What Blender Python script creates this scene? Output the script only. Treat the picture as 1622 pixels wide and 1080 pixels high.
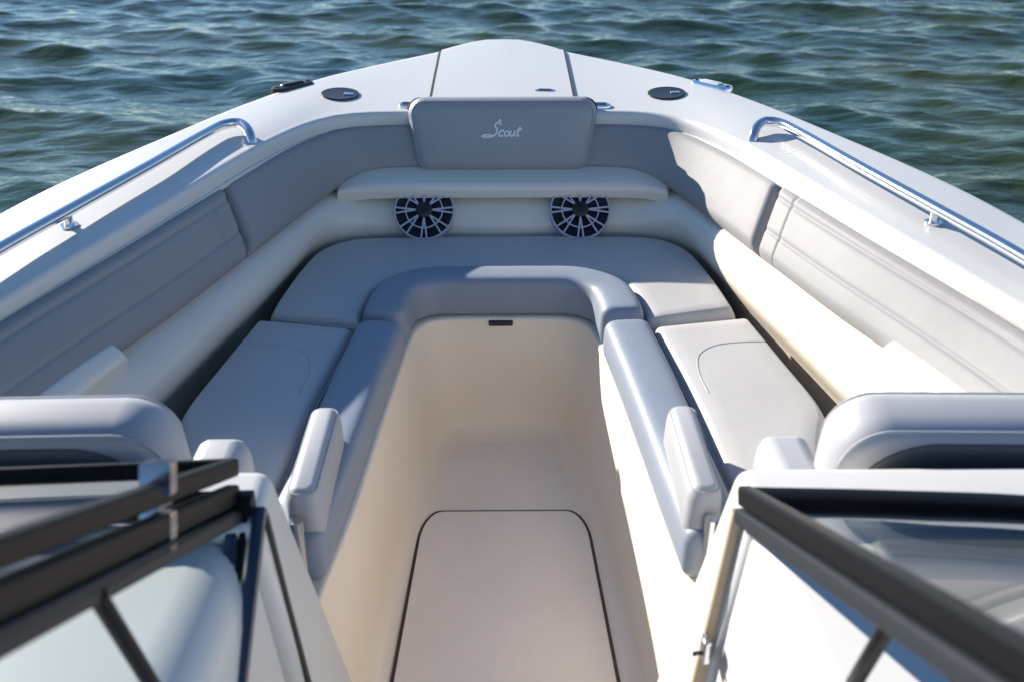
import bpy, bmesh, math, random
import numpy as np
from mathutils import Vector, Matrix
from mathutils.bvhtree import BVHTree

# ------------------------------------------------------------------ camera, sky, sun, exposure
for o in list(bpy.data.objects):
    bpy.data.objects.remove(o)
SC = bpy.context.scene
COL = SC.collection
R = math.radians

cam_data = bpy.data.cameras.new('camera')
cam = bpy.data.objects.new('camera', cam_data)
COL.objects.link(cam)
cam.location = (0.0, 0.0, 1.65)
cam.rotation_euler = (R(62.0), 0, R(-0.545))
cam_data.lens = 35.0
cam_data.sensor_width = 36.0
cam_data.clip_start = 0.02
cam_data.clip_end = 9000
cam_data.dof.use_dof = True
cam_data.dof.focus_distance = 2.9
cam_data.dof.aperture_fstop = 3.6
SC.camera = cam

SUN = Vector((-1.72, 1.53, 1.0)).normalized()          # towards the sun: off the port bow
SUN_EL = math.asin(SUN.z)
SUN_AZ = math.atan2(SUN.x, SUN.y)                      # from +Y towards +X

world = bpy.data.worlds.new('World')
SC.world = world
world.use_nodes = True
wn = world.node_tree
sky = wn.nodes.new('ShaderNodeTexSky')
sky.sky_type = 'NISHITA'
sky.sun_disc = False
sky.sun_elevation = SUN_EL
sky.sun_rotation = SUN_AZ
sky.air_density = 1.0
sky.dust_density = 0.0
sky.ozone_density = 4.5
bg = wn.nodes['Background']
bg.inputs['Strength'].default_value = 0.070
wn.links.new(sky.outputs['Color'], bg.inputs['Color'])

sun_data = bpy.data.lights.new('sun', 'SUN')
sun_data.energy = 4.15
sun_data.angle = R(0.5)
sun_data.color = (1.0, 0.915, 0.81)
sun = bpy.data.objects.new('sun', sun_data)
COL.objects.link(sun)
sun.location = SUN * 40
sun.rotation_euler = (-SUN).to_track_quat('-Z', 'Y').to_euler()

SC.view_settings.view_transform = 'Standard'
SC.view_settings.look = 'None'
SC.view_settings.gamma = 1.0
SC.view_settings.use_curve_mapping = False
SC.view_settings.exposure = 1.3
SC.render.resolution_x = 1024
SC.render.resolution_y = 681
SC.cycles.max_bounces = 20
SC.cycles.diffuse_bounces = 14
SC.cycles.caustics_reflective = False

# ------------------------------------------------------------------ materials
MATS = {}
def mat(name, col, rough=0.5, metal=0.0, coat=0.0, bump=None, vary=0.0, vscale=3.0, ior=1.5, spec=0.5, bump2=None, sheen=0.0):
    m = bpy.data.materials.new(name)
    m.use_nodes = True
    nt = m.node_tree
    b = nt.nodes['Principled BSDF']
    b.inputs['Base Color'].default_value = (*col, 1)
    b.inputs['Roughness'].default_value = rough
    b.inputs['Metallic'].default_value = metal
    b.inputs['Coat Weight'].default_value = coat
    b.inputs['Coat Roughness'].default_value = 0.06
    b.inputs['IOR'].default_value = ior
    b.inputs['Specular IOR Level'].default_value = spec
    b.inputs['Sheen Weight'].default_value = sheen
    tc = nt.nodes.new('ShaderNodeTexCoord')
    if vary > 0:
        n = nt.nodes.new('ShaderNodeTexNoise')
        n.inputs['Scale'].default_value = vscale
        n.inputs['Detail'].default_value = 6
        n.inputs['Roughness'].default_value = 0.65
        nt.links.new(tc.outputs['Object'], n.inputs['Vector'])
        r = nt.nodes.new('ShaderNodeValToRGB')
        r.color_ramp.elements[0].position = 0.3
        r.color_ramp.elements[1].position = 0.7
        r.color_ramp.elements[0].color = (*[c * (1 - vary) for c in col], 1)
        r.color_ramp.elements[1].color = (*[min(1, c * (1 + vary * 0.6)) for c in col], 1)
        nt.links.new(n.outputs['Fac'], r.inputs['Fac'])
        nt.links.new(r.outputs['Color'], b.inputs['Base Color'])
        rr = nt.nodes.new('ShaderNodeMapRange')
        rr.inputs['To Min'].default_value = max(0.02, rough * 0.8)
        rr.inputs['To Max'].default_value = min(1, rough * 1.2)
        nt.links.new(n.outputs['Fac'], rr.inputs['Value'])
        nt.links.new(rr.outputs['Result'], b.inputs['Roughness'])
    last = None
    for bb in (bump, bump2):
        if not bb:
            continue
        kind, scale, strength, dist = bb
        if kind == 'voronoi':
            n = nt.nodes.new('ShaderNodeTexVoronoi')
            out = n.outputs['Distance']
        else:
            n = nt.nodes.new('ShaderNodeTexNoise')
            n.inputs['Detail'].default_value = 3
            out = n.outputs['Fac']
        n.inputs['Scale'].default_value = scale
        nt.links.new(tc.outputs['Object'], n.inputs['Vector'])
        bn = nt.nodes.new('ShaderNodeBump')
        bn.inputs['Strength'].default_value = strength
        bn.inputs['Distance'].default_value = dist
        nt.links.new(out, bn.inputs['Height'])
        if last:
            nt.links.new(last.outputs['Normal'], bn.inputs['Normal'])
        last = bn
    if last:
        nt.links.new(last.outputs['Normal'], b.inputs['Normal'])
    MATS[name] = m
    return m

mat('gelcoat_white', (0.60, 0.597, 0.578), 0.4, coat=0.08, vary=0.03, vscale=2.0)
mat('deck_nonskid', (0.76, 0.76, 0.77), 0.5, vary=0.04, vscale=3.0, bump=('voronoi', 260, 0.25, 0.0012))
mat('gelcoat_cream', (0.80, 0.735, 0.62), 0.30, coat=0.25, vary=0.03, vscale=2.0)
mat('gelcoat_beige', (0.91, 0.79, 0.625), 0.38, coat=0.1, vary=0.03, vscale=2.5)
mat('floor_nonskid', (0.90, 0.80, 0.69), 0.55, vary=0.05, vscale=4.0, bump=('voronoi', 240, 0.3, 0.0012))
mat('vinyl_seat', (0.475, 0.468, 0.45), 0.52, vary=0.035, vscale=4.0, bump=('noise', 520, 0.18, 0.0006), bump2=('noise', 26, 0.22, 0.003))
mat('vinyl_pad', (0.295, 0.29, 0.292), 0.6, spec=0.3, vary=0.04, vscale=3.0, bump=('noise', 480, 0.2, 0.0006), bump2=('noise', 24, 0.2, 0.003))
mat('vinyl_bolster', (0.235, 0.275, 0.335), 0.5, vary=0.03, vscale=4.0, bump=('noise', 520, 0.14, 0.0006), bump2=('noise', 11, 0.2, 0.004))
mat('vinyl_armrest', (0.38, 0.39, 0.41), 0.5, vary=0.03, vscale=4.0, bump=('noise', 520, 0.14, 0.0006))
mat('vinyl_headrest', (0.30, 0.31, 0.325), 0.5, vary=0.03, vscale=4.0, bump=('noise', 520, 0.14, 0.0006), bump2=('noise', 24, 0.15, 0.003))
mat('vinyl_charcoal', (0.085, 0.09, 0.095), 0.5, vary=0.1, bump=('noise', 300, 0.2, 0.0006))
mat('piping', (0.40, 0.40, 0.43), 0.5)
mat('seam_dark', (0.035, 0.03, 0.025), 0.7)
mat('gasket_brown', (0.075, 0.048, 0.032), 0.7)
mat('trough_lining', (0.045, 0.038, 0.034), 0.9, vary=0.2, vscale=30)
mat('stainless', (0.72, 0.73, 0.75), 0.14, metal=1.0, vary=0.04, vscale=20)
mat('frame_black', (0.006, 0.007, 0.009), 0.42, spec=0.12)
mat('frame_side', (0.025, 0.029, 0.036), 0.45, spec=0.2)
mat('rubber_tan', (0.42, 0.33, 0.23), 0.6, vary=0.1, vscale=12)
mat('rubber_navy', (0.02, 0.035, 0.07), 0.3, coat=0.3)
mat('plastic_black', (0.01, 0.01, 0.013), 0.4)
mat('speaker_cone', (0.004, 0.004, 0.012), 0.45)
mat('speaker_trim', (0.50, 0.49, 0.55), 0.35)
mat('thread_white', (0.78, 0.80, 0.82), 0.5)
mat('lens_clear', (0.55, 0.58, 0.62), 0.08, coat=0.8)

def glass_mat():
    m = bpy.data.materials.new('tinted_glass')
    m.use_nodes = True
    nt = m.node_tree
    nt.nodes.clear()
    out = nt.nodes.new('ShaderNodeOutputMaterial')
    mix = nt.nodes.new('ShaderNodeMixShader')
    tr = nt.nodes.new('ShaderNodeBsdfTransparent')
    tr.inputs['Color'].default_value = (0.88, 0.93, 0.93, 1)
    gl = nt.nodes.new('ShaderNodeBsdfGlossy')
    gl.inputs['Roughness'].default_value = 0.015
    lw = nt.nodes.new('ShaderNodeLayerWeight')            # same reflectance from either side of the pane
    lw.inputs['Blend'].default_value = 0.5
    pw = nt.nodes.new('ShaderNodeMath'); pw.operation = 'POWER'; pw.inputs[1].default_value = 5.0
    ma = nt.nodes.new('ShaderNodeMath'); ma.operation = 'MULTIPLY_ADD'; ma.inputs[1].default_value = 0.91; ma.inputs[2].default_value = 0.08
    nt.links.new(lw.outputs['Facing'], pw.inputs[0])
    nt.links.new(pw.outputs['Value'], ma.inputs[0])
    nt.links.new(ma.outputs['Value'], mix.inputs['Fac'])
    nt.links.new(tr.outputs['BSDF'], mix.inputs[1])
    nt.links.new(gl.outputs['BSDF'], mix.inputs[2])
    nt.links.new(mix.outputs['Shader'], out.inputs['Surface'])
    MATS['glass'] = m
glass_mat()

def water_mat():
    m = bpy.data.materials.new('lake_water')
    m.use_nodes = True
    nt = m.node_tree
    b = nt.nodes['Principled BSDF']
    b.inputs['Roughness'].default_value = 0.06
    b.inputs['IOR'].default_value = 1.333
    tc = nt.nodes.new('ShaderNodeTexCoord')
    n0 = nt.nodes.new('ShaderNodeTexNoise')
    n0.inputs['Scale'].default_value = 0.35
    n0.inputs['Detail'].default_value = 4
    nt.links.new(tc.outputs['Object'], n0.inputs['Vector'])
    r = nt.nodes.new('ShaderNodeValToRGB')
    r.color_ramp.elements[0].position = 0.35
    r.color_ramp.elements[0].color = (0.014, 0.042, 0.032, 1)
    r.color_ramp.elements[1].position = 0.68
    r.color_ramp.elements[1].color = (0.040, 0.056, 0.015, 1)
    nt.links.new(n0.outputs['Fac'], r.inputs['Fac'])
    nt.links.new(r.outputs['Color'], b.inputs['Base Color'])
    mp = nt.nodes.new('ShaderNodeMapping')
    mp.inputs['Rotation'].default_value = (0, 0, R(-14))
    mp.inputs['Scale'].default_value = (0.55, 1.5, 1.0)
    nt.links.new(tc.outputs['Object'], mp.inputs['Vector'])
    last = None
    for sc, st, d in ((3.2, 0.5, 0.05), (8.0, 0.55, 0.018)):
        n = nt.nodes.new('ShaderNodeTexNoise')
        n.inputs['Scale'].default_value = sc
        n.inputs['Detail'].default_value = 3
        n.inputs['Distortion'].default_value = 0.6
        nt.links.new(mp.outputs['Vector'], n.inputs['Vector'])
        bn = nt.nodes.new('ShaderNodeBump')
        bn.inputs['Strength'].default_value = st
        bn.inputs['Distance'].default_value = d
        nt.links.new(n.outputs['Fac'], bn.inputs['Height'])
        if last:
            nt.links.new(last.outputs['Normal'], bn.inputs['Normal'])
        last = bn
    nt.links.new(last.outputs['Normal'], b.inputs['Normal'])
    MATS['water'] = m
water_mat()

# ------------------------------------------------------------------ helpers
def link(o, parent=None):
    COL.objects.link(o)
    if parent is not None:
        o.parent = parent
    return o

def obj(name, verts, faces, m, parent=None, sharp=40, label=None, recalc=True, mats=None):
    me = bpy.data.meshes.new(name)
    me.from_pydata([tuple(v) for v in verts], [], [tuple(f) for f in faces])
    if recalc:
        bm = bmesh.new()
        bm.from_mesh(me)
        bmesh.ops.remove_doubles(bm, verts=bm.verts, dist=1e-5)
        bmesh.ops.recalc_face_normals(bm, faces=bm.faces)
        bm.to_mesh(me)
        bm.free()
    me.polygons.foreach_set('use_smooth', [True] * len(me.polygons))
    me.set_sharp_from_angle(angle=R(sharp))
    me.materials.append(MATS[m])
    me.update()
    o = link(bpy.data.objects.new(name, me), parent)
    if label:
        o['label'] = label
    return o

def empty(name, loc=(0, 0, 0), label=None, cat=None, group=None, parent=None):
    o = link(bpy.data.objects.new(name, None), parent)
    o.location = loc
    o.empty_display_size = 0.1
    if label: o['label'] = label
    if cat: o['category'] = cat
    if group: o['group'] = group
    return o

def cr(pts, n, closed=False):
    """Catmull-Rom through pts, resampled to n points evenly by arc length"""
    P = [np.array(p, float) for p in pts]
    dense = []
    for i in range(len(P) - 1):
        p1, p2 = P[i], P[i + 1]
        p0 = P[i - 1] if i > 0 else p1 * 2 - p2
        p3 = P[i + 2] if i + 2 < len(P) else p2 * 2 - p1
        d1 = max(1e-6, np.linalg.norm(p1 - p0)) ** 0.5
        d2 = max(1e-6, np.linalg.norm(p2 - p1)) ** 0.5
        d3 = max(1e-6, np.linalg.norm(p3 - p2)) ** 0.5
        t0, t1, t2, t3 = 0, d1, d1 + d2, d1 + d2 + d3
        for k in range(24):
            t = t1 + (t2 - t1) * k / 24
            a1 = (t1 - t) / (t1 - t0) * p0 + (t - t0) / (t1 - t0) * p1
            a2 = (t2 - t) / (t2 - t1) * p1 + (t - t1) / (t2 - t1) * p2
            a3 = (t3 - t) / (t3 - t2) * p2 + (t - t2) / (t3 - t2) * p3
            b1 = (t2 - t) / (t2 - t0) * a1 + (t - t0) / (t2 - t0) * a2
            b2 = (t3 - t) / (t3 - t1) * a2 + (t - t1) / (t3 - t1) * a3
            dense.append((t2 - t) / (t2 - t1) * b1 + (t - t1) / (t2 - t1) * b2)
    dense.append(P[-1])
    D = np.array(dense)
    s = np.concatenate([[0], np.cumsum(np.linalg.norm(np.diff(D, axis=0), axis=1))])
    if np.isscalar(n):
        u = np.linspace(0, s[-1], int(n))
    else:
        u = np.array(n) * s[-1]
    return np.stack([np.interp(u, s, D[:, k]) for k in range(D.shape[1])], axis=1)

def length(c):
    return float(np.linalg.norm(np.diff(c, axis=0), axis=1).sum())

def full(half):
    """half curve from the bow centre aft on the starboard side -> port aft ... bow ... starboard aft control points"""
    l = [(-p[0],) + tuple(p[1:]) for p in half[:0:-1]]
    return l + [tuple(p) for p in half]

def loft(rings, closed_v=False, closed_u=False, cap0=False, cap1=False):
    V, F = [], []
    n = len(rings[0])
    for r in rings:
        V += [tuple(p) for p in r]
    m = len(rings)
    for i in range(m if closed_u else m - 1):
        for j in range(n if closed_v else n - 1):
            a = i * n + j
            b = i * n + (j + 1) % n
            c = ((i + 1) % m) * n + (j + 1) % n
            d = ((i + 1) % m) * n + j
            F.append((a, b, c, d))
    if cap0: F.append(tuple(range(n - 1, -1, -1)))
    if cap1: F.append(tuple((m - 1) * n + j for j in range(n)))
    return V, F

def samples(L, r, step, seams=()):
    """normalised sample positions along a length, denser at the rounded ends and round the seams"""
    s = [0, .04 * r, .13 * r, .29 * r, .5 * r, .75 * r, r]
    s = s + [L - q for q in s]
    k = max(2, int((L - 2 * r) / step))
    s += [r + (L - 2 * r) * i / k for i in range(1, k)]
    for q in seams:
        s += [q * L + d for d in (-.016, -.010, -.006, -.003, 0, .003, .006, .010, .016)]
    s = sorted(x for x in s if -1e-9 <= x <= L + 1e-9)
    o = [s[0]]
    for x in s[1:]:
        if x - o[-1] > 1e-4: o.append(x)
    return np.clip(np.array(o) / L, 0, 1)

def edgef(d, r):
    t = np.clip(1 - d / r, 0, 1)
    return np.sqrt(np.maximum(0, 1 - t * t))

def pad(name, A, B, T, r, m, parent, toward, step=0.03, useams=(), vseams=(), bulge=0.0, back=0.01, crown=0.0, rv=None, depth=0.006, label=None, wr=0.0, seed=0, welt=0.0):
    """upholstered panel spanning the rails A and B, with rolled edges, sunk seams and slight crown"""
    rv = rv or r
    La = 0.5 * (length(cr(A, 60)) + length(cr(B, 60)))
    us = samples(La, r, step, useams)
    a, b = cr(A, us), cr(B, us)
    Lv = float(np.linalg.norm(a - b, axis=1).mean())
    vs = samples(Lv, rv, step, vseams)
    G = a[:, None, :] * (1 - vs)[None, :, None] + b[:, None, :] * vs[None, :, None]
    du = np.gradient(G, axis=0)
    dv = np.gradient(G, axis=1)
    N = np.cross(du, dv)
    N /= np.maximum(1e-9, np.linalg.norm(N, axis=2, keepdims=True))
    tw = np.array(toward, float)
    sgn = np.sign((N * tw).sum(axis=2)) if len(np.shape(toward)) == 1 else 1
    if np.sum(sgn) < 0: N = -N
    U = us * La
    Vv = vs * Lv
    f = edgef(np.minimum(U, La - U), r)[:, None] * edgef(np.minimum(Vv, Lv - Vv), rv)[None, :]
    D = T * f + crown * (np.sin(np.pi * us)[:, None] * np.sin(np.pi * vs)[None, :]) ** 0.7
    for q in useams:
        D -= depth * np.exp(-((U - q * La) / 0.006) ** 2)[:, None] * f
    for q in vseams:
        D -= depth * np.exp(-((Vv - q * Lv) / 0.006) ** 2)[None, :] * f
    if wr:
        rng = np.random.RandomState(seed + 5)
        w = np.zeros_like(D)
        for k in range(7):
            fu, fv, ph = rng.uniform(4, 22), rng.uniform(4, 22), rng.uniform(0, 6.28)
            w += np.sin(U[:, None] * fu + Vv[None, :] * fv * rng.choice([-1, 1]) + ph) / 7
        D += wr * w * f
    FR = G + N * D[:, :, None]
    BK = G - N * back
    nu, nv = len(us), len(vs)
    V = [tuple(p) for p in FR.reshape(-1, 3)] + [tuple(p) for p in BK.reshape(-1, 3)]
    F = []
    o = nu * nv
    for i in range(nu - 1):
        for j in range(nv - 1):
            q = (i * nv + j, i * nv + j + 1, (i + 1) * nv + j + 1, (i + 1) * nv + j)
            F.append(q)
            F.append(tuple(x + o for x in q[::-1]))
    ring = [i * nv for i in range(nu)] + [(nu - 1) * nv + j for j in range(1, nv)] + [i * nv + nv - 1 for i in range(nu - 2, -1, -1)] + [j for j in range(nv - 2, 0, -1)]
    for k in range(len(ring)):
        p, q = ring[k], ring[(k + 1) % len(ring)]
        F.append((p, q, q + o, p + o))
    o_ = obj(name, V, F, m, parent, sharp=60, label=label)
    if welt:
        k = 3
        L = [FR[i, k] for i in range(k, nu - k)] + [FR[nu - 1 - k, j] for j in range(k + 1, nv - k)] + [FR[i, nv - 1 - k] for i in range(nu - 2 - k, k - 1, -1)] + [FR[k, j] for j in range(nv - 2 - k, k, -1)]
        V, F = sweep(np.array(L + [L[0]]), circ(welt, 6))
        obj('piping', V, F, m, o_)
    return o_

def sweep(path, prof, up=(0, 0, 1), cap_r=0.0, scale=None):
    """sweep a closed 2-D profile (side, up) along a path; cap_r rounds the two ends"""
    P = np.array(path, float)
    n = len(P)
    s = np.concatenate([[0], np.cumsum(np.linalg.norm(np.diff(P, axis=0), axis=1))])
    rings = []
    upv = np.array(up, float)
    T = np.gradient(P, axis=0)
    for i in range(n):
        t = T[i] / np.linalg.norm(T[i])
        sd = np.cross(t, upv)
        sd /= np.linalg.norm(sd)
        u2 = np.cross(sd, t)
        k = 1.0
        if cap_r > 0:
            d = min(s[i], s[-1] - s[i])
            k = max(0.02, math.sqrt(max(0, 1 - max(0, 1 - d / cap_r) ** 2)))
        kk = k * (scale[i] if scale is not None else 1.0)
        rings.append([P[i] + sd * a * kk + u2 * b * kk for a, b in prof])
    return loft(rings, closed_v=True, cap0=True, cap1=True)

def endpath(pts, n, r):
    """path samples crowded at the two ends so that rounded caps come out smooth"""
    L = length(cr(pts, 200))
    e = [0, .02, .08, .18, .32, .5, .72, 1.0]
    u = [x * r / L for x in e] + list(np.linspace(r / L, 1 - r / L, n))[1:-1] + [1 - x * r / L for x in e[::-1]]
    return cr(pts, u)

def circ(r, n=12):
    return [(r * math.cos(2 * math.pi * k / n), r * math.sin(2 * math.pi * k / n)) for k in range(n)]

def rrect(w, h, r, n=5, cx=0, cy=0):
    out = []
    for (sx, sy, a0) in ((1, 1, 0), (-1, 1, 90), (-1, -1, 180), (1, -1, 270)):
        for k in range(n + 1):
            a = R(a0 + 90 * k / n)
            out.append((cx + sx * (w / 2 - r) + r * math.cos(a), cy + sy * (h / 2 - r) + r * math.sin(a)))
    return out

def rpad(name, w, h, r, front, back, m, parent, xf, n=7, label=None, sharp=40):
    """rounded-rectangle body: front and back are (inset, height) profiles from the rim inwards; xf maps (u, v, d) to the world"""
    rings = []
    for ins, d in list(reversed(back)) + list(front):
        rr = max(0.002, r - ins)
        rings.append([xf(u, v, d) for u, v in rrect(w - 2 * ins, h - 2 * ins, rr, n)])
    V, F = loft(rings, closed_v=True, cap0=True, cap1=True)
    return obj(name, V, F, m, parent, sharp=sharp, label=label)

def ringwelt(w, h, r, ins, d, xf, m, parent, rad=.0028, n=8):
    L = [np.array(xf(u, v, d)) for u, v in rrect(w - 2 * ins, h - 2 * ins, max(.004, r - ins), n)]
    V, F = sweep(np.array(L + [L[0]]), circ(rad, 6), up=(.03, .11, .99))
    return obj('piping', V, F, m, parent)

def roundprof(T, r, k=6, crown=0.0, inner=0.06):
    p = []
    for i in range(k + 1):
        t = i / k
        a = t * math.pi / 2
        p.append((r * (1 - math.cos(a)), (T - r) + r * math.sin(a)) if T >= r else (r * (1 - math.cos(a)), T * math.sin(a)))
    if crown:
        p.append((r + inner * .5, T + crown * .6))
        p.append((r + inner, T + crown))
    return p

def hexa(name, c, bev, m, parent, seg=3, label=None):
    """bevelled body from 8 corners: bottom four then top four, same order"""
    bm = bmesh.new()
    v = [bm.verts.new(p) for p in c]
    for f in ((3, 2, 1, 0), (4, 5, 6, 7), (0, 1, 5, 4), (1, 2, 6, 5), (2, 3, 7, 6), (3, 0, 4, 7)):
        bm.faces.new([v[i] for i in f])
    bmesh.ops.recalc_face_normals(bm, faces=bm.faces)
    if bev:
        bmesh.ops.bevel(bm, geom=bm.edges[:], offset=bev, segments=seg, profile=0.5, affect='EDGES')
    V = [tuple(x.co) for x in bm.verts]
    bm.verts.index_update()
    F = [[x.index for x in f.verts] for f in bm.faces]
    bm.free()
    return obj(name, V, F, m, parent, sharp=35, label=label)

def box(name, x0, x1, y0, y1, z0, z1, bev, m, parent, seg=3, label=None):
    if x0 > x1: x0, x1 = x1, x0
    return hexa(name, [(x0, y0, z0), (x1, y0, z0), (x1, y1, z0), (x0, y1, z0), (x0, y0, z1), (x1, y0, z1), (x1, y1, z1), (x0, y1, z1)], bev, m, parent, seg, label)

def tube(name, pts, r, m, parent, n=60, sides=14, label=None):
    V, F = sweep(cr(pts, n), circ(r, sides))
    return obj(name, V, F, m, parent, sharp=50, label=label)

def mx(pts, s):
    return [(p[0] * s,) + tuple(p[1:]) for p in pts]

# ------------------------------------------------------------------ water
WL = -0.45
def make_water():
    rng = np.random.RandomState(7)
    def axis(a, b, st, g=1.16, far=4000):
        mid = list(np.arange(a, b + 1e-6, st))
        up, d, x = [], st, b
        while x < far:
            d *= g; x += d; up.append(x)
        dn, d, x = [], st, a
        while x > -far:
            d *= g; x -= d; dn.append(x)
        return np.array(dn[::-1] + mid + up)
    xs = axis(-8.5, 8.5, 0.05)
    ys = axis(1.0, 15.0, 0.05)
    X, Y = np.meshgrid(xs, ys, indexing='ij')
    sx = np.gradient(xs)[:, None]; sy = np.gradient(ys)[None, :]
    sp = np.maximum(sx, sy)
    Z = np.zeros_like(X); DX = np.zeros_like(X); DY = np.zeros_like(X)
    for k in range(110):
        lam = 0.17 * (1.8 / 0.17) ** rng.uniform(0, 1) 
        th = R(rng.normal(76, 26))            # travel direction: crests lie mostly across the view
        amp = 0.0046 * lam ** 0.85 * rng.uniform(0.5, 1.3)
        kx, ky = 2 * math.pi / lam * math.cos(th), 2 * math.pi / lam * math.sin(th)
        ph = rng.uniform(0, 6.28) + kx * X + ky * Y
        fade = np.clip(lam / (4 * sp) - 0.4, 0, 1)
        Z += amp * fade * np.cos(ph)
        DX -= 0.8 * amp * fade * math.cos(th) * np.sin(ph)
        DY -= 0.8 * amp * fade * math.sin(th) * np.sin(ph)
    nx, ny = X.shape
    co = np.stack([X + DX, Y + DY, Z + WL], axis=2).reshape(-1, 3).astype(np.float32)
    idx = np.arange(nx * ny).reshape(nx, ny)
    q = np.stack([idx[:-1, :-1], idx[1:, :-1], idx[1:, 1:], idx[:-1, 1:]], axis=2).reshape(-1, 4)
    me = bpy.data.meshes.new('water')
    me.vertices.add(len(co)); me.vertices.foreach_set('co', co.ravel())
    me.loops.add(q.size); me.loops.foreach_set('vertex_index', q.ravel().astype(np.int32))
    me.polygons.add(len(q)); me.polygons.foreach_set('loop_start', np.arange(0, q.size, 4, dtype=np.int32))
    me.update(calc_edges=True)
    me.polygons.foreach_set('use_smooth', [True] * len(q))
    me.materials.append(MATS['water'])
    o = link(bpy.data.objects.new('water', me))
    o['kind'] = 'structure'
    o['label'] = 'rippled olive green lake water around the boat'
make_water()

# ------------------------------------------------------------------ boat shell
boat = empty('motorboat', (0, 0, WL), 'white open bow motorboat with grey cushioned seating afloat on rippled water', 'motorboat')
class Off:                                                   # parts are written in boat coordinates; the empty sits at the waterline
    pass
AFT = -1.6
SHEER = [(0, 4.118, .835), (.06, 4.112, .834), (.12, 4.078, .832), (.18, 4.025, .829), (.24, 3.965, .825), (.47, 3.775, .815), (.67, 3.56, .81), (.86, 3.26, .80), (1.03, 2.90, .79),
         (1.14, 2.67, .78), (1.225, 2.47, .77), (1.28, 2.31, .76), (1.335, 2.05, .755), (1.385, 1.65, .75), (1.41, 1.1, .745), (1.42, .2, .74), (1.42, AFT, .73)]
INNER = [(0, 3.20, .795), (.30, 3.195, .79), (.44, 3.185, .79), (.53, 3.15, .79), (.605, 3.065, .79), (.68, 2.905, .79), (.735, 2.745, .79), (.812, 2.50, .785), (.90, 2.22, .78), (.972, 2.02, .772),
         (1.042, 1.82, .763), (1.12, 1.58, .76), (1.16, 1.3, .755), (1.18, .8, .745), (1.18, AFT, .73)]
NU = 181
S = cr(full(SHEER), NU)
D = cr(full(INNER), NU)
def shift(c, out, dz):
    t = np.gradient(c, axis=0)
    nrm = np.stack([t[:, 1], -t[:, 0], np.zeros(len(c))], axis=1)       # to the right of travel port aft -> bow -> starboard aft
    nrm /= np.maximum(1e-9, np.linalg.norm(nrm, axis=1, keepdims=True))
    return c - nrm * out + np.array([0, 0, dz])                          # out > 0: outboard
def mixc(a, b, t, dz=0):
    return a * (1 - t) + b * t + np.array([0, 0, dz])

rings = [shift(D, .022, -.085), shift(D, .004, -.050), shift(D, .002, -.042), shift(D, .001, -.022), shift(D, .003, -.010), shift(D, .008, -.003), shift(D, .015, 0), shift(D, .024, .0003)]
Di, So = shift(D, .024, .0003), shift(S, -.022, .003)
for t in (.04, .12, .3, .5, .7, .88, .96):
    rings.append(mixc(Di, So, t, .004 * math.sin(math.pi * t)))
rings += [So, shift(S, -.010, -.001), shift(S, -.003, -.008), shift(S, 0, -.020), shift(S, 0, -.045)]
V, F = loft(rings)
deck = obj('gunwale_deck', V, F, 'gelcoat_white', boat, sharp=50, label='white glossy gunwale deck round the open bow')
BV = BVHTree.FromPolygons([Vector(v) for v in V], F)
def zd(x, y, default=.8):
    h = BV.ray_cast(Vector((x, y, 2)), Vector((0, 0, -1)))
    return h[0].z if h[0] is not None else default

def seat(e, x, y, lift=.0015):
    h = BV.ray_cast(Vector((x, y, 2)), Vector((0, 0, -1)))
    n = h[1] if h[1].z > 0 else -h[1]
    e.rotation_euler = Vector((0, 0, 1)).rotation_difference(n).to_euler()
    e.location = h[0] + n * lift

def hullring(sx, bow, z):
    c = S.copy()
    w = np.clip((c[:, 1] - .5) / 3.6, 0, 1) ** 1.4
    c[:, 1] = c[:, 1] - bow * w
    c[:, 0] = c[:, 0] * (1 - (1 - sx) * (0.35 + 0.65 * w))
    c[:, 2] = z if z is not None else c[:, 2] - .045
    return c
hr = [hullring(1.0, 0, None), hullring(.985, .03, .62), hullring(.94, .12, .45), hullring(.87, .26, .2), hullring(.78, .42, -.1), hullring(.68, .6, -.4), hullring(.45, .95, -.75)]
V, F = loft(hr, cap1=True)
n0 = NU
F.append(tuple([k * NU for k in range(len(hr))] + [k * NU + NU - 1 for k in range(len(hr) - 1, -1, -1)]))
obj('hull', V, F, 'gelcoat_white', boat, sharp=50)
prof = [(0.0, .012), (.012, .011), (.018, .004), (.018, -.004), (.012, -.011), (0.0, -.012)]
rub = shift(S, .001, -.055)
V, F = sweep(rub, [(-a, b) for a, b in prof])
obj('rub_rail', V, F, 'stainless', boat)

# inner ledge of the seat liner (fibreglass) that carries the pads and the speakers
LTOP = [(0, 3.085, .565), (.31, 3.09, .565), (.44, 3.07, .565), (.53, 3.01, .565), (.60, 2.87, .562), (.665, 2.65, .56), (.735, 2.42, .56), (.81, 2.165, .56), (.865, 2.0, .56), (.92, 1.815, .56), (1.01, 1.5, .56), (1.06, 1.28, .56)]
LBOT = [(0, 2.985, .44), (.32, 2.995, .44), (.46, 2.985, .44), (.54, 2.945, .44), (.595, 2.86, .44), (.63, 2.70, .44), (.67, 2.50, .44), (.73, 2.25, .44), (.79, 1.99, .44), (.85, 1.75, .44), (.90, 1.5, .44), (.94, 1.28, .44)]
LT, LB = cr(full(LTOP), 141), cr(full(LBOT), 141)
def bulgec(a, b, t, out, dz=0):
    return shift(mixc(a, b, t, dz), -out, 0)
rings = [shift(LT, .16, .03), shift(LT, .05, .012), shift(LT, .02, .006), LT]
for t in (.12, .25, .4, .55, .7, .85):
    rings.append(bulgec(LT, LB, t, .034 * math.sin(math.pi * t) ** .8, .012 * math.sin(math.pi * t)))
rings += [LB, shift(LB, .02, -.03), shift(LB, .045, -.08), shift(LB, .05, -.40)]
V, F = loft(rings)
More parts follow.
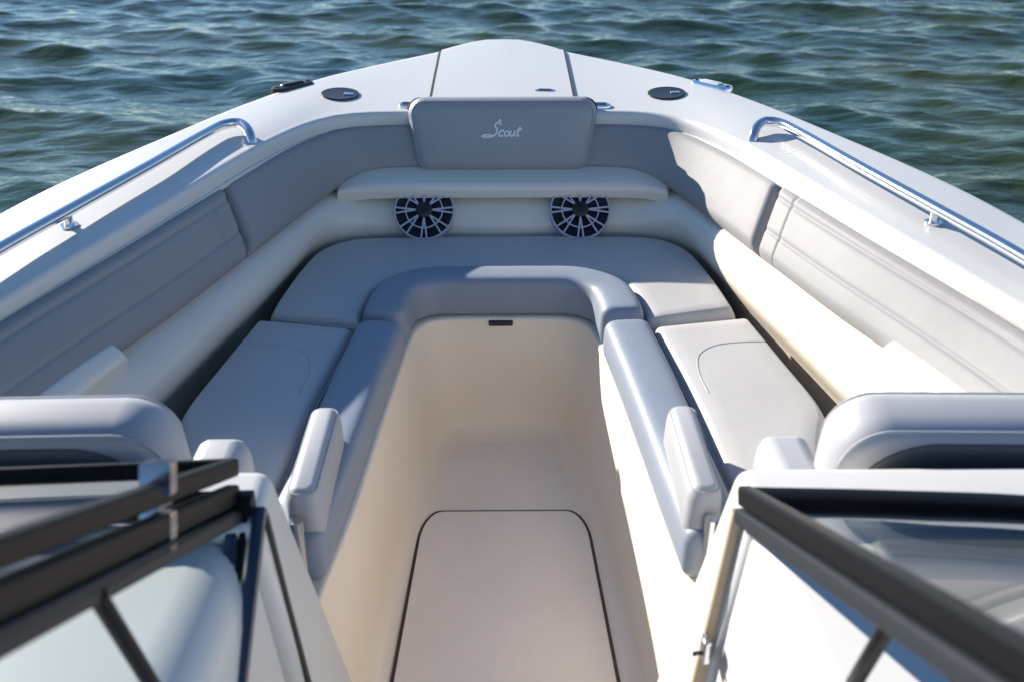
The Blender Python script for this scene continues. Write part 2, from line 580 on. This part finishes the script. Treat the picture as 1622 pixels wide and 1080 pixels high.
obj('seat_ledge', V, F, 'gelcoat_cream', boat, sharp=60, label='cream moulded ledge behind the bow seats')

# raised lip on the ledge behind the speakers, and the two low rises at the aft ends
lipA = [(-.525, 3.005, .566), (-.47, 3.006, .578), (-.40, 3.006, .584), (-.25, 3.006, .586), (0, 3.006, .586), (.25, 3.006, .586), (.40, 3.006, .584), (.47, 3.006, .578), (.525, 3.005, .566)]
lipB = [(-.535, 3.055, .578), (-.475, 3.105, .600), (-.40, 3.135, .610), (-.25, 3.145, .612), (0, 3.145, .612), (.25, 3.145, .612), (.40, 3.135, .610), (.475, 3.105, .600), (.535, 3.055, .578)]
pad('ledge_lip', lipA, lipB, .022, .018, 'gelcoat_cream', boat, (0, -.3, .9), step=.04, back=.022)
for s in (-1, 1):
    a = mx([(.835, 1.945, .57), (.875, 1.80, .57), (.93, 1.62, .57), (.99, 1.40, .57)], s)
    b = mx([(.88, 1.965, .60), (.925, 1.84, .60), (.975, 1.66, .60), (1.04, 1.42, .60)], s)
    pad('ledge_rise', a, b, .022, .022, 'gelcoat_cream', boat, (-s * .6, 0, .8), step=.05, back=.03)

# seat base, walkway walls, floor
WTOP = [(0, 2.555, .365), (.15, 2.555, .365), (.205, 2.54, .365), (.238, 2.50, .365), (.254, 2.42, .365), (.268, 2.25, .365), (.29, 1.95, .365), (.311, 1.66, .365), (.340, 1.40, .365), (.355, 1.2, .365), (.36, .9, .365)]
WBOT = [(0, 2.525, 0), (.13, 2.525, 0), (.175, 2.51, 0), (.20, 2.46, 0), (.218, 2.36, 0), (.245, 2.15, 0), (.292, 1.66, 0), (.30, 1.2, 0), (.305, .9, 0)]
WT, WB = cr(full(WTOP), 121), cr(full(WBOT), 121)
rings = [shift(WT, .10, -.002), shift(WT, .012, 0), shift(WT, .004, -.002), shift(WT, .001, -.006), shift(WT, 0, -.011), shift(WT, 0, -.017)]
for t in (.15, .35, .55, .72):
    rings.append(mixc(WT, WB, t))
for a in (10, 25, 40, 55, 70, 90):
    q = mixc(WT, WB, .78).copy()
    base = shift(WB, -.0, 0)
    rr = .05
    c = shift(WB, -rr * (1 - math.cos(R(a))), 0)
    c[:, 2] = rr * (1 - math.sin(R(a))) 
    rings.append(c)
rings.append(shift(WB, -.058, -.003))
V, F = loft(rings)
obj('walkway_liner', V, F, 'gelcoat_beige', boat, sharp=60, label='beige moulded walkway walls between the side seats')
fl = shift(WB, .02, -.002)
NV = len(fl) // 2
V = [(p[0], p[1], -.0015) for p in fl]
F = [(i, i + 1, len(fl) - 2 - i, len(fl) - 1 - i) for i in range(NV)]
V2 = [(-.33, .92, -.0015), (.33, .92, -.0015), (.33, AFT + .1, -.0015), (-.33, AFT + .1, -.0015)]
k = len(V)
F.append((k, k + 1, k + 2, k + 3))
obj('cockpit_floor', V + V2, F, 'floor_nonskid', boat, recalc=True, label='beige non skid walkway floor')

# seat plinth top and the dark trough behind the side cushions
PT = cr(full([(0, 2.94, .358), (.40, 2.93, .358), (.52, 2.88, .358), (.575, 2.78, .358), (.60, 2.6, .358), (.625, 2.40, .358), (.66, 2.1, .358), (.69, 1.9, .358), (.69, 1.27, .358)]), 121)
V, F = loft([shift(WT, .012, -.0035), PT])
obj('seat_plinth', V, F, 'gelcoat_beige', boat)
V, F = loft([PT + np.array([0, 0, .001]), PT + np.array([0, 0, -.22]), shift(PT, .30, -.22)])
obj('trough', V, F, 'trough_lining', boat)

# ------------------------------------------------------------------ floor hatch
def hatch():
    e = empty('floor_hatch', (0, 1.74, 0), parent=boat)
    def xf(grow):
        def f(u, v, d):
            y = v
            hw = .2125 + (2.13 - (y + 1.70)) * .045
            return (u / .5 * hw, y + 1.70 - 1.74, d)
        return f
    rpad('gasket', 1.0 + .036, .86 + .016, .122, [(0, .0025), (.001, .0035)], [(0, -.01)], 'gasket_brown', e, xf(0))
    rpad('lid', 1.0, .86, .115, [(0, .002), (.001, .006), (.003, .0075), (.01, .0078)], [(0, -.008)], 'floor_nonskid', e, xf(0), label='large beige rounded hatch lid in the walkway floor')
    return e
hatch()
box('latch', -.043, .027, 2.546, 2.560, .343, .358, .004, 'seam_dark', boat)

# ------------------------------------------------------------------ anchor locker lid
def locker():
    e = empty('anchor_locker_lid', (0, 3.7, 0), parent=boat, label='flat white anchor locker lid at the tip of the bow')
    ys = np.linspace(3.235, 4.085, 30)
    def hw(y):
        w = .236
        lim = np.interp(y, [3.2, 3.965, 4.025, 4.078, 4.10], [.30, .236, .172, .110, .07]) - .004
        return min(w, lim)
    xs = np.linspace(-1, 1, 25)
    rings = []
    for y in ys:
        rings.append([(x * hw(y), y - 3.7, zd(x * hw(y), y, .82) + .006) for x in xs])
    top = rings
    V, F = loft(top)
    n = len(V)
    V += [(x, y, z - .012) for x, y, z in V]
    m, k = len(ys), len(xs)
    ring = [i * k for i in range(m)] + [(m - 1) * k + j for j in range(1, k)] + [i * k + k - 1 for i in range(m - 2, -1, -1)] + [j for j in range(k - 2, 0, -1)]
    for i in range(len(ring)):
        p, q = ring[i], ring[(i + 1) % len(ring)]
        F.append((p, q, q + n, p + n))
    obj('panel', V, F, 'gelcoat_white', e, sharp=40)
    for s in (-1, 1):
        pts = [(s * .2415, y - 3.7, zd(s * .2415, y, .82) + .002) for y in np.linspace(3.235, 3.955, 16)]
        V, F = sweep(np.array(pts), [(-.004, 0), (.004, 0), (.004, .003), (-.004, .003)])
        obj('seam', V, F, 'seam_dark', e)
    return e
locker()
# ------------------------------------------------------------------ fittings set into the deck
def disc(e, name, r0, r1, z0, z1, m, n=28):
    prof = [(r0, z0), (r0, z1), (r1, z1), (r1, z0)]
    V, F = loft([[(r * math.cos(2 * math.pi * k / n), r * math.sin(2 * math.pi * k / n), z) for k in range(n)] for r, z in prof], closed_v=True, closed_u=(r0 > 0.001))
    return obj(name, V, F, m, e, sharp=35)
def cup(x, y, label):
    z = zd(x, y)
    e = empty('cup_holder', (x, y, z), label=label, parent=boat)
    seat(e, x, y, .003)
    disc(e, 'rim', .0585, .0630, -.002, .003, 'frame_side')
    V, F = loft([[(r * math.cos(2 * math.pi * k / 24), r * math.sin(2 * math.pi * k / 24), zz) for k in range(24)] for r, zz in ((.0592, .0028), (.050, .0022), (.02, .0017))], closed_v=True, cap1=True)
    obj('well', V, F, 'plastic_black', e)
    box('insert', .012, .044, -.014, .006, .002, .0045, .002, 'stainless', e)
cup(-.548, 3.363, 'round dark cup holder on port foredeck')
cup(.555, 3.363, 'round dark cup holder on starboard foredeck')
def small_fit(x, y, label, w=.055, d=.03):
    z = zd(x, y)
    e = empty('deck_fitting', (x, y, z), label=label, parent=boat)
    seat(e, x, y)
    def xf(u, v, dd): return (u, v, dd)
    rpad('plate', w, d, d * .48, [(0, 0), (.002, .005), (.006, .007)], [(0, -.004)], 'stainless', e, xf)
    rpad('slot', w * .62, d * .5, d * .24, [(0, .004), (.001, .0085)], [(0, 0)], 'plastic_black', e, xf)
small_fit(-.318, 3.262, 'small steel fitting beside port end of headrest', .05, .045)
small_fit(.322, 3.252, 'small steel fitting beside starboard end of headrest', .07, .045)
small_fit(.145, 3.395, 'small steel latch on anchor locker lid', .075, .032)

def nav(x, y, ang, s, label):
    z = zd(x, y)
    e = empty('navigation_light', (x, y, z), label=label, parent=boat)
    e.rotation_euler = (0, 0, ang)
    def xf(u, v, d): return (u, v, d)
    rpad('base', .165, .062, .03, [(0, .004), (.003, .010), (.010, .012)], [(0, -.01)], 'frame_side' if s < 0 else 'stainless', e, xf)
    rpad('lens', .095, .036, .017, [(0, .010), (.003, .015), (.009, .018)], [(0, .006)], 'plastic_black' if s < 0 else 'lens_clear', e, xf)
    for q in (-.066, .066):
        disc2 = rpad('screw', .014, .014, .0068, [(0, .011), (.001, .0145)], [(0, .008)], 'frame_side', e, lambda u, v, d, q=q: (u + q, v, d))
nav(-.725, 3.455, R(48), -1, 'dark steel fitting on port edge of foredeck')
nav(.725, 3.455, R(-48), 1, 'bright navigation light on starboard edge of foredeck')

# ------------------------------------------------------------------ handrails
RAIL = [(.735, 2.862, .775), (.740, 2.872, .805), (.758, 2.905, .824), (.79, 2.935, .830), (.825, 2.92, .829), (.862, 2.82, .827), (.932, 2.55, .824), (1.027, 2.237, .816), (1.092, 2.032, .809), (1.152, 1.80, .802), (1.20, 1.5, .798), (1.225, 1.2, .796), (1.23, 1.05, .79), (1.23, 1.02, .75)]
for s, side in ((-1, 'port'), (1, 'starboard')):
    e = empty('handrail', (s * 1.0, 2.2, .77), label='polished steel handrail along the %s gunwale' % side, parent=boat)
    loc = lambda p: (p[0] - s * 1.0, p[1] - 2.2, p[2] - .77)
    V, F = sweep(np.array([loc(p) for p in cr(mx(RAIL, s), 110)]), circ(.0145, 16))
    obj('tube', V, F, 'stainless', e)
    for (px, py, pz) in ((1.030, 2.227, .814), (1.208, 1.42, .797)):
        zz = zd(s * px, py, .765)
        V, F = sweep(np.array([loc((s * px, py, pz)), loc((s * px, py, (pz + zz) / 2)), loc((s * px, py, zz - .004))]), circ(.011, 14), up=(0, 1, 0))
        obj('post', V, F, 'stainless', e)
        V, F = sweep(np.array([loc((s * px, py, zz + .005)), loc((s * px, py, zz - .002))]), circ(.021, 18), up=(0, 1, 0))
        obj('foot', V, F, 'stainless', e)

# ------------------------------------------------------------------ coaming pads
PB = [(0, 3.145, .607), (.30, 3.145, .607), (.43, 3.125, .602), (.52, 3.06, .585), (.58, 2.95, .572), (.62, 2.83, .567), (.672, 2.65, .565), (.706, 2.53, .565)]
PTOP = [(0, 3.225, .752), (.30, 3.222, .752), (.44, 3.21, .75), (.545, 3.165, .75), (.625, 3.07, .748), (.70, 2.92, .745), (.755, 2.775, .742), (.792, 2.65, .741)]
SB = [(.710, 2.515, .565), (.738, 2.42, .565), (.812, 2.165, .565), (.868, 2.0, .565), (.925, 1.815, .565), (1.0, 1.55, .565), (1.045, 1.36, .565)]
ST = [(.797, 2.635, .741), (.83, 2.51, .74), (.918, 2.235, .735), (.992, 2.03, .728), (1.06, 1.845, .720), (1.125, 1.60, .717), (1.16, 1.36, .715)]
fp = shift(D, .002, -.052)
V, F = sweep(fp[18:-18], circ(.008, 10))
obj('coaming_flange', V, F, 'gelcoat_white', boat, label='thin glossy white rolled flange above the coaming pads')
lower = lambda P: [(x * .994, y, z - .010) for x, y, z in P]
PTOP, ST = lower(PTOP), lower(ST)
for s, side in ((-1, 'port'), (1, 'starboard')):
    pad('coaming_pad', mx(PB, s), mx(PTOP, s), .034, .026, 'vinyl_pad', boat, (-s * .55, -.8, .3), step=.03, back=.012, crown=.008, rv=.03, label='grey padded coaming curving round the %s bow corner' % side, seed=s)
    pad('coaming_pad', mx(SB, s), mx(ST, s), .036, .026, 'vinyl_pad', boat, (-s * .9, -.2, .4), step=.03, useams=(.075,), vseams=(.36, .80), back=.012, crown=.006, rv=.03, label='long grey padded coaming along the %s side' % side, wr=.0006, seed=3 + s, depth=.0035)

# ------------------------------------------------------------------ speakers
def speaker(x, label):
    c = Vector((x, 2.986, .531))
    nrm = Vector((0, -.80, .60)).normalized()
    right = Vector((1, 0, 0))
    upv = right.cross(nrm) * -1
    if upv.z < 0: upv = -upv
    e = empty('speaker', c, label=label, parent=boat)
    M = Matrix((right, upv, nrm)).transposed()
    e.rotation_euler = M.to_euler()
    def ringm(name, prof, m, n=36, cap=False):
        V, F = loft([[(r * math.cos(2 * math.pi * k / n), r * math.sin(2 * math.pi * k / n), z) for k in range(n)] for r, z in prof], closed_v=True, cap1=cap)
        return obj(name, V, F, m, e, sharp=40)
    ringm('rim', [(.0965, -.03), (.0965, .003), (.095, .006), (.0925, .0065), (.091, .005), (.0905, -.010)], 'speaker_trim')
    ringm('cone', [(.0908, -.002), (.06, -.010), (.035, -.013), (.01, -.014)], 'speaker_cone', cap=True)
    ringm('dust_cap', [(.026, -.012), (.026, .012), (.020, .0165), (.008, .0185)], 'plastic_black', cap=True)
    ringm('grille_ring', [(.060, .002), (.060, .0095), (.0565, .0095), (.0565, .002)], 'speaker_trim')
    for k in range(8):
        a = R(k * 45 )
        a2 = a
        for da in ((-.16, .16) if k % 2 else (-.10, .10)):
            p0 = Vector((.024 * math.cos(a), .024 * math.sin(a), .008))
            p1 = Vector((.091 * math.cos(a + da), .091 * math.sin(a + da), .004))
            V, F = sweep(np.array([p0, (p0 + p1) / 2, p1]), [(-.0026, -.002), (.0026, -.002), (.0026, .003), (-.0026, .003)])
            obj('grille_spoke', V, F, 'speaker_trim', e)
speaker(-.250, 'round black speaker with pale spokes, port of the pair')
speaker(.245, 'round black speaker with pale spokes, starboard of the pair')

# ------------------------------------------------------------------ bulkheads, consoles, windshields
for s, side in ((-1, 'port'), (1, 'starboard')):
    c = mx([(.272, 1.165, -.01), (1.16, 1.165, -.01), (1.16, 1.44, -.01), (.272, 1.44, -.01),
            (.352, 1.125, .752), (1.165, 1.10, .757), (1.165, 1.27, .757), (.362, 1.275, .752)], s)
    hexa('bulkhead', c, .022, 'gelcoat_white', boat, seg=5, label='white moulded bulkhead in front of the %s console' % side)
    zc = (.745, .80) if s > 0 else (.738, .765)
    c = mx([(.335, -.3, 0), (1.2, -.3, 0), (1.2, 1.175, 0), (.295, 1.175, 0),
            (.40, -.3, zc[1]), (1.2, -.3, zc[1]), (1.2, 1.165, zc[0]), (.358 if s > 0 else .36, 1.165, zc[0])], s)
    hexa('console', c, .03 if s > 0 else .075, 'gelcoat_white', boat, seg=5, label='white %s console under the windshield' % side)
    if s > 0:
        c = [(.53, -.25, .772), (1.15, -.25, .772), (1.15, 1.09, .735), (.50, 1.10, .735), (.55, -.23, .806), (1.14, -.23, .806), (1.14, 1.08, .759), (.52, 1.09, .759)]
        hexa('dash_pad', c, .008, 'vinyl_charcoal', boat, seg=3, label='dark grey dash panel under the starboard windshield')
    # jamb seal at the walkway opening
    js = [(.350, 1.172, .742), (.338, 1.166, .62), (.317, 1.160, .42), (.296, 1.155, .22), (.275, 1.152, .02)]
    V, F = sweep(cr(mx(js, s), 24), rrect(.030 if s > 0 else .008, .014, .0035, 2), up=(0, 1, 0))
    obj('jamb_seal', V, F, 'rubber_tan' if s > 0 else 'seam_dark', boat)

e = empty('door_catch', (.312, 1.140, .50), parent=boat, label='small steel door catch on the starboard jamb')
box('plate', -.006, .006, -.012, .012, -.022, .022, .003, 'stainless', e)
V, F = sweep(cr([(-.006, -.008, .0), (-.018, -.012, .004), (-.022, -.022, .012)], 10), circ(.0035, 8))
obj('hook', V, F, 'frame_side', e)
BASE = [(.362, 1.158, .768), (.55, 1.148, .769), (.80, 1.120, .772), (.98, 1.05, .775), (1.09, .93, .778), (1.13, .72, .78)]
TOP = [(.372, .425, 1.175), (.55, .42, 1.178), (.78, .40, 1.18), (.94, .34, 1.18), (1.05, .18, 1.18), (1.09, -.05, 1.18)]
def windshield(s, side):
    e = empty('windshield', (s * .7, 1.15, .76), label='black framed tinted %s windshield on the white console' % side, parent=boat)
    l = lambda P: np.array(P, float) - np.array([s * .7, 1.15, .76])
    b, t = l(cr(mx(BASE, s), 40)), l(cr(mx(TOP, s), 40))
    V, F = loft([b, t])
    obj('pane', V, F, 'glass', e)
    V, F = sweep(b + np.array([0, .004, .002]), rrect(.030, .030, .005, 2))
    obj('base_frame', V, F, 'frame_black', e)
    V, F = sweep(t, rrect(.030, .036, .008, 3))
    obj('top_frame', V, F, 'frame_black', e)
    p0, p1 = l([mx([(.352, 1.175, .768) if s > 0 else (.392, 1.165, .782)], s)[0]])[0], l([mx([(.362, .40, 1.185) if s > 0 else (.397, .40, 1.22)], s)[0]])[0]
    V, F = sweep(np.linspace(p0, p1, 6), rrect(.022, .030, .005, 3), up=(0, .5, .87))
    obj('mullion', V, F, 'frame_black', e)
    dn = np.array([0, -.014, -.026])
    V, F = sweep(np.linspace(p0 + dn + np.array([-s * .006, .0, .0]), p1 + dn + np.array([-s * .006, 0, 0]), 6), rrect(.020, .024, .004, 3), up=(0, .5, .87))
    obj('mullion_channel', V, F, 'frame_side', e)
    q0 = np.array([s * .385, .72, 1.0]) - np.array([s * .7, 1.15, .76])
    q1 = np.array([s * .41, .86, .69]) - np.array([s * .7, 1.15, .76])
    V, F = sweep(np.linspace(q0, q1, 5), circ(.0095, 12), up=(0, 1, 0))
    obj('brace', V, F, 'frame_black', e)
    V, F = sweep(np.linspace(q1 + np.array([0, -.004, .014]), q1 + np.array([0, .004, -.008]), 3), circ(.020, 16), up=(0, 1, 0))
    obj('brace_foot', V, F, 'frame_black', e)
    return e
windshield(-1, 'port')
windshield(1, 'starboard')

def folded_panel():
    """the hinged centre panel of the windshield, swung open over the port pane"""
    e = empty('open_windshield_panel', (-.7, 1.15, .80), label='hinged centre windshield panel folded open over the port windshield', parent=boat)
    o0 = np.array([-.7, 1.15, .80])
    nrm = np.array([0, .46, .888])
    A = np.array([-.400, 1.205, .802])
    B = np.array([-1.0, 1.150, .815])
    C = np.array([-1.0, .41, 1.236])
    Dd = np.array([-.400, .46, 1.226])
    A, B, C, Dd = A - o0, B - o0, C - o0, Dd - o0
    V, F = loft([[A, B], [Dd, C]])
    obj('pane', V, F, 'glass', e)
    for nm, p, q in (('lower_frame', A, B), ('upper_frame', Dd, C), ('hinge_frame', A, Dd), ('outer_frame', B, C)):
        V, F = sweep(np.linspace(p, q, 6), rrect(.022, .026, .004, 3), up=tuple(nrm))
        obj(nm, V, F, 'frame_black', e)
    for t in (.36,):
        p = A + (Dd - A) * t
        for d, w in ((.018, .040), (-.038, .036)):
            cpt = p + nrm * d
            V, F = sweep(np.linspace(cpt - np.array([0, .010, -.005]), cpt + np.array([0, .010, -.005]), 3), rrect(.036, w, .004, 2), up=tuple(nrm))
            obj('hinge_plate', V, F, 'stainless', e)
        V, F = sweep(np.linspace(p - np.array([0, .022, -.012]) - nrm * .012, p + np.array([0, .022, -.012]) - nrm * .012, 3), circ(.009, 12), up=tuple(nrm))
        obj('hinge_pin', V, F, 'stainless', e)
folded_panel()

# companionway door track on the port console edge
e = empty('door_track', (-.36, 1.05, .68), parent=boat, label='dark grooved door track on the port console edge')
for dx, w, m in ((0.006, .018, 'rubber_navy'), (-.014, .010, 'frame_black'), (-.030, .018, 'rubber_navy')):
    V, F = sweep(np.linspace((dx, .115, .078), (dx, -.33, -.225), 8), rrect(w, .016, .003, 2))
    obj('track_strip', V, F, m, e)

# ------------------------------------------------------------------ cushions
def bolster_prof(w, h):
    out = []
    for k in range(32):
        a = 2 * math.pi * k / 32
        ca, sa = math.cos(a), math.sin(a)
        out.append((w / 2 * abs(ca) ** .48 * (1 if ca > 0 else -1), h / 2 * abs(sa) ** .48 * (1 if sa > 0 else -1)))
    return out

def at_loc(e):
    return np.array(e.location)

def stitch(e, pts, o0):
    me = e.children[0].data
    bv = BVHTree.FromPolygons([v.co.copy() for v in me.vertices], [tuple(p.vertices) for p in me.polygons])
    P = []
    for p in cr(pts, 40):
        h = bv.ray_cast(Vector((p[0] - o0[0], p[1] - o0[1], 1)), Vector((0, 0, -1)))
        if h[0] is not None:
            P.append(tuple(h[0]))
    V, F = sweep(np.array(P), circ(.0015, 6))
    obj('stitched_seam', V, F, 'piping', e)

bow = empty('bow_cushion', (0, 2.8, .36), 'wide grey vinyl seat cushion across the bow under the speakers', 'seat cushion', 'bow seat cushions')
o0 = np.array([0, 2.8, .36])
near = [(-.376, 2.352, .375), (-.372, 2.45, .375), (-.345, 2.575, .375), (-.27, 2.655, .375), (-.15, 2.675, .375), (0, 2.677, .375), (.15, 2.675, .375), (.27, 2.655, .375), (.345, 2.575, .375), (.372, 2.45, .375), (.376, 2.352, .375)]
far = [(-.640, 2.412, .375), (-.632, 2.52, .375), (-.608, 2.72, .375), (-.575, 2.86, .375), (-.50, 2.945, .375), (-.3, 2.965, .375), (0, 2.965, .375), (.3, 2.965, .375), (.50, 2.945, .375), (.575, 2.86, .375), (.608, 2.72, .375), (.632, 2.52, .375), (.640, 2.412, .375)]
pad('cushion_pad', [np.array(p) - o0 for p in near], [np.array(p) - o0 for p in far], .082, .028, 'vinyl_seat', bow, (0, 0, 1), step=.03, back=.014, crown=.008, wr=.0025, seed=11, welt=.0026)
bp = [(-.318, 2.356, .425), (-.316, 2.44, .425), (-.292, 2.545, .425), (-.215, 2.608, .425), (-.10, 2.617, .425), (0, 2.617, .425), (.10, 2.617, .425), (.215, 2.608, .425), (.292, 2.545, .425), (.316, 2.44, .425), (.318, 2.356, .425)]
V, F = sweep(endpath([np.array(p) - o0 for p in bp], 60, .03), bolster_prof(.118, .122), cap_r=.03)
obj('bolster', V, F, 'vinyl_bolster', bow, sharp=70, label='smooth blue grey bolster round the front of the walkway')

for s, side in ((-1, 'port'), (1, 'starboard')):
    e = empty('side_cushion', (s * .5, 1.9, .36), 'grey vinyl side seat cushion along the %s side of the walkway%s' % (side, ', in shade' if s < 0 else ', in sun'), 'seat cushion', 'bow seat cushions')
    o0 = np.array([s * .5, 1.9, .36])
    inn = [(.383, 2.338, .375), (.425, 1.97, .375), (.448, 1.65, .375), (.462, 1.44, .375)]
    out = [(.668, 2.398, .375), (.705, 2.15, .375), (.735, 1.95, .375), (.732, 1.885, .375), (.705, 1.82, .375), (.67, 1.70, .375), (.66, 1.44, .375)]
    pad('cushion_pad', [np.array(p) - o0 for p in mx(inn, s)], [np.array(p) - o0 for p in mx(out, s)], .080, .026, 'vinyl_seat', e, (0, 0, 1), step=.03, back=.014, crown=.008, wr=.003, seed=20 + s, welt=.0026)
    stitch(e, mx([(.475, 1.98, 0), (.470, 2.08, 0), (.485, 2.16, 0), (.53, 2.205, 0), (.60, 2.225, 0), (.675, 2.235, 0)], s), o0)
    bpt = [(.321, 2.343, .420), (.345, 2.10, .420), (.365, 1.85, .420), (.380, 1.65, .420), (.397, 1.44, .420)]
    V, F = sweep(endpath([np.array(p) - o0 for p in mx(bpt, s)], 40, .028), bolster_prof(.124, .118), cap_r=.028)
    obj('bolster', V, F, 'vinyl_bolster', e, sharp=70)

# headrest pad hung over the bow coaming, with its stitched script
pil = empty('headrest_pad', (0, 3.16, .60), 'blue grey bow headrest pad stitched with white script lettering', 'headrest')
tilt = R(14)
def pxf(u, v, d):
    k = 1 + .10 * (v / .235 + .0)              # wider at the top
    z = .115 + v * math.cos(tilt) + d * math.sin(tilt)
    y = .028 + v * math.sin(tilt) - d * math.cos(tilt)
    return (u * k, y, z)
rpad('pad', .592, .245, .060, roundprof(.074, .052, 9, .006, .045), [(0, -.01), (.004, -.03), (.012, -.036)], 'vinyl_headrest', pil, pxf, sharp=70)
ringwelt(.592, .245, .060, .014, .058, pxf, 'vinyl_headrest', pil, rad=.0025)
rpad('backing', .60, .243, .048, [(0, -.012), (.004, -.008)], [(0, -.030)], 'seam_dark', pil, pxf)
strokes = [
    [(1.55, 2.0), (1.35, 2.35), (.95, 2.45), (.62, 2.15), (.72, 1.75), (1.05, 1.35), (1.12, .8), (.8, .3), (.2, .02), (-.5, -.02), (-1.1, .12), (-.7, .38), (.0, .36), (.9, .2)],
    [(2.25, .95), (1.9, 1.12), (1.55, .8), (1.52, .4), (1.78, .12), (2.2, .28)],
    [(2.75, 1.05), (2.45, .85), (2.4, .4), (2.65, .12), (2.98, .35), (3.02, .8), (2.75, 1.05)],
    [(3.32, 1.08), (3.22, .5), (3.38, .14), (3.72, .3), (3.95, 1.08)],
    [(3.95, 1.08), (3.86, .5), (4.02, .14)],
    [(4.55, 1.75), (4.36, .6), (4.46, .16), (4.72, .22)],
    [(4.15, 1.2), (4.55, 1.26), (4.95, 1.32)],
    [(1.12, 2.62), (1.22, 2.92), (1.34, 2.6)],
]
LV, LF = [], []
for st in strokes:
    pts = []
    for (a, b) in cr(st, 26):
        u = (a - 2.0) * .0205 + (b - 1) * .004
        v = .018 + (b - 1.1) * .0185
        pts.append(pxf(u, v, .0808))
    V, F = sweep(np.array(pts), [(x, y * .5) for x, y in circ(.0027, 6)], up=(0, -1, 0.17))
    k = len(LV)
    LV += V
    LF += [tuple(i + k for i in f) for f in F]
obj('stitched_script', LV, LF, 'thread_white', pil, label='white stitched script lettering reading Scout'.replace(' reading Scout', ''))

# backrests standing against the bulkheads
for s, side in ((-1, 'port'), (1, 'starboard')):
    e = empty('backrest', (s * .80, 1.42, .446), 'rounded %s lounge backrest cushion against the %s console bulkhead' % ('lit grey' if s > 0 else 'half shaded grey', side), 'backrest', 'lounge backrests')
    tb = R(9)
    def bxf(u, v, d, s=s):
        # d > 0 is forward; the pad leans aft
        z = .185 + v * math.cos(tb) + d * math.sin(tb)
        y = -.03 - v * math.sin(tb) + d * math.cos(tb)
        y += -.03 * max(0, (u + .1)) 
        return (s * u, y, z)
    rpad('pad', .535, .35, .085, roundprof(.06, .045, 7, .010, .08), [(0, -.02), (.006, -.045), (.016, -.058), (.028, -.062)], 'vinyl_armrest', e, bxf, sharp=70)
    ringwelt(.535, .35, .085, .012, .047, bxf, 'vinyl_armrest', e)
    ringwelt(.535, .35, .085, .010, -.051, bxf, 'vinyl_armrest', e)
    rpad('back_panel', .47, .30, .12, [(0, -.060)], [(0, -.066), (.008, -.071), (.03, -.073)], 'vinyl_charcoal', e, bxf, n=9, sharp=50, label='dark rear panel of the backrest')
    bx = box('bracket', s * .015, s * .055, -.125, -.085, .225, .262, .004, 'plastic_black', e)
    V, F = sweep(np.array([(s * .035, -.135, .240), (s * .035, -.115, .262), (s * .035, -.100, .285)]), circ(.007, 10), up=(1, 0, 0))
    obj('hinge', V, F, 'stainless', e)

    a = empty('end_bolster', (s * .505, 1.42, .46), 'short grey padded block beside the %s backrest' % side, 'cushion', 'end bolsters')
    def exf(u, v, d, s=s):
        return (u * (1 - .25 * d), v, d)
    rpad('pad', .105, .20, .030, [(0, 0), (0, .15), (.003, .172), (.010, .188), (.022, .197), (.034, .200)], [(.004, -.004)], 'vinyl_armrest', a, exf, sharp=70)

    h = empty('armrest', (s * .374, 1.618, .46), '%s upright padded armrest on the %s bolster beside the walkway' % ('light topped' if s < 0 else 'sunlit', side), 'armrest', 'upright armrests')
    def axf(u, v, d, s=s):
        return ((u * (1 - .9 * d) - .012 * s * 0 + s * .0) + s * v * .03 * 0 + s * (-.004), v * (1 - .25 * d), d)
    rpad('pad', .070, .315, .028, [(0, -.02), (0, .070), (.002, .083), (.007, .094), (.013, .100), (.020, .103)], [(.006, -.03)], 'vinyl_armrest', h, axf, sharp=70)
    ringwelt(.070, .315, .028, .0065, .0935, axf, 'vinyl_armrest', h, rad=.002)
    V, F = loft([[(.013 * math.cos(2 * math.pi * k / 20) + s * .004, -.172 + .013 * math.sin(2 * math.pi * k / 20), z) for k in range(20)] for z in (-.06, .055)], closed_v=True, cap0=True, cap1=True)
    obj('steel_support', V, F, 'stainless', h)

# children of the boat are written in boat coordinates: lift them by the height of the boat's own origin
for ch in boat.children:
    ch.location.z -= WL
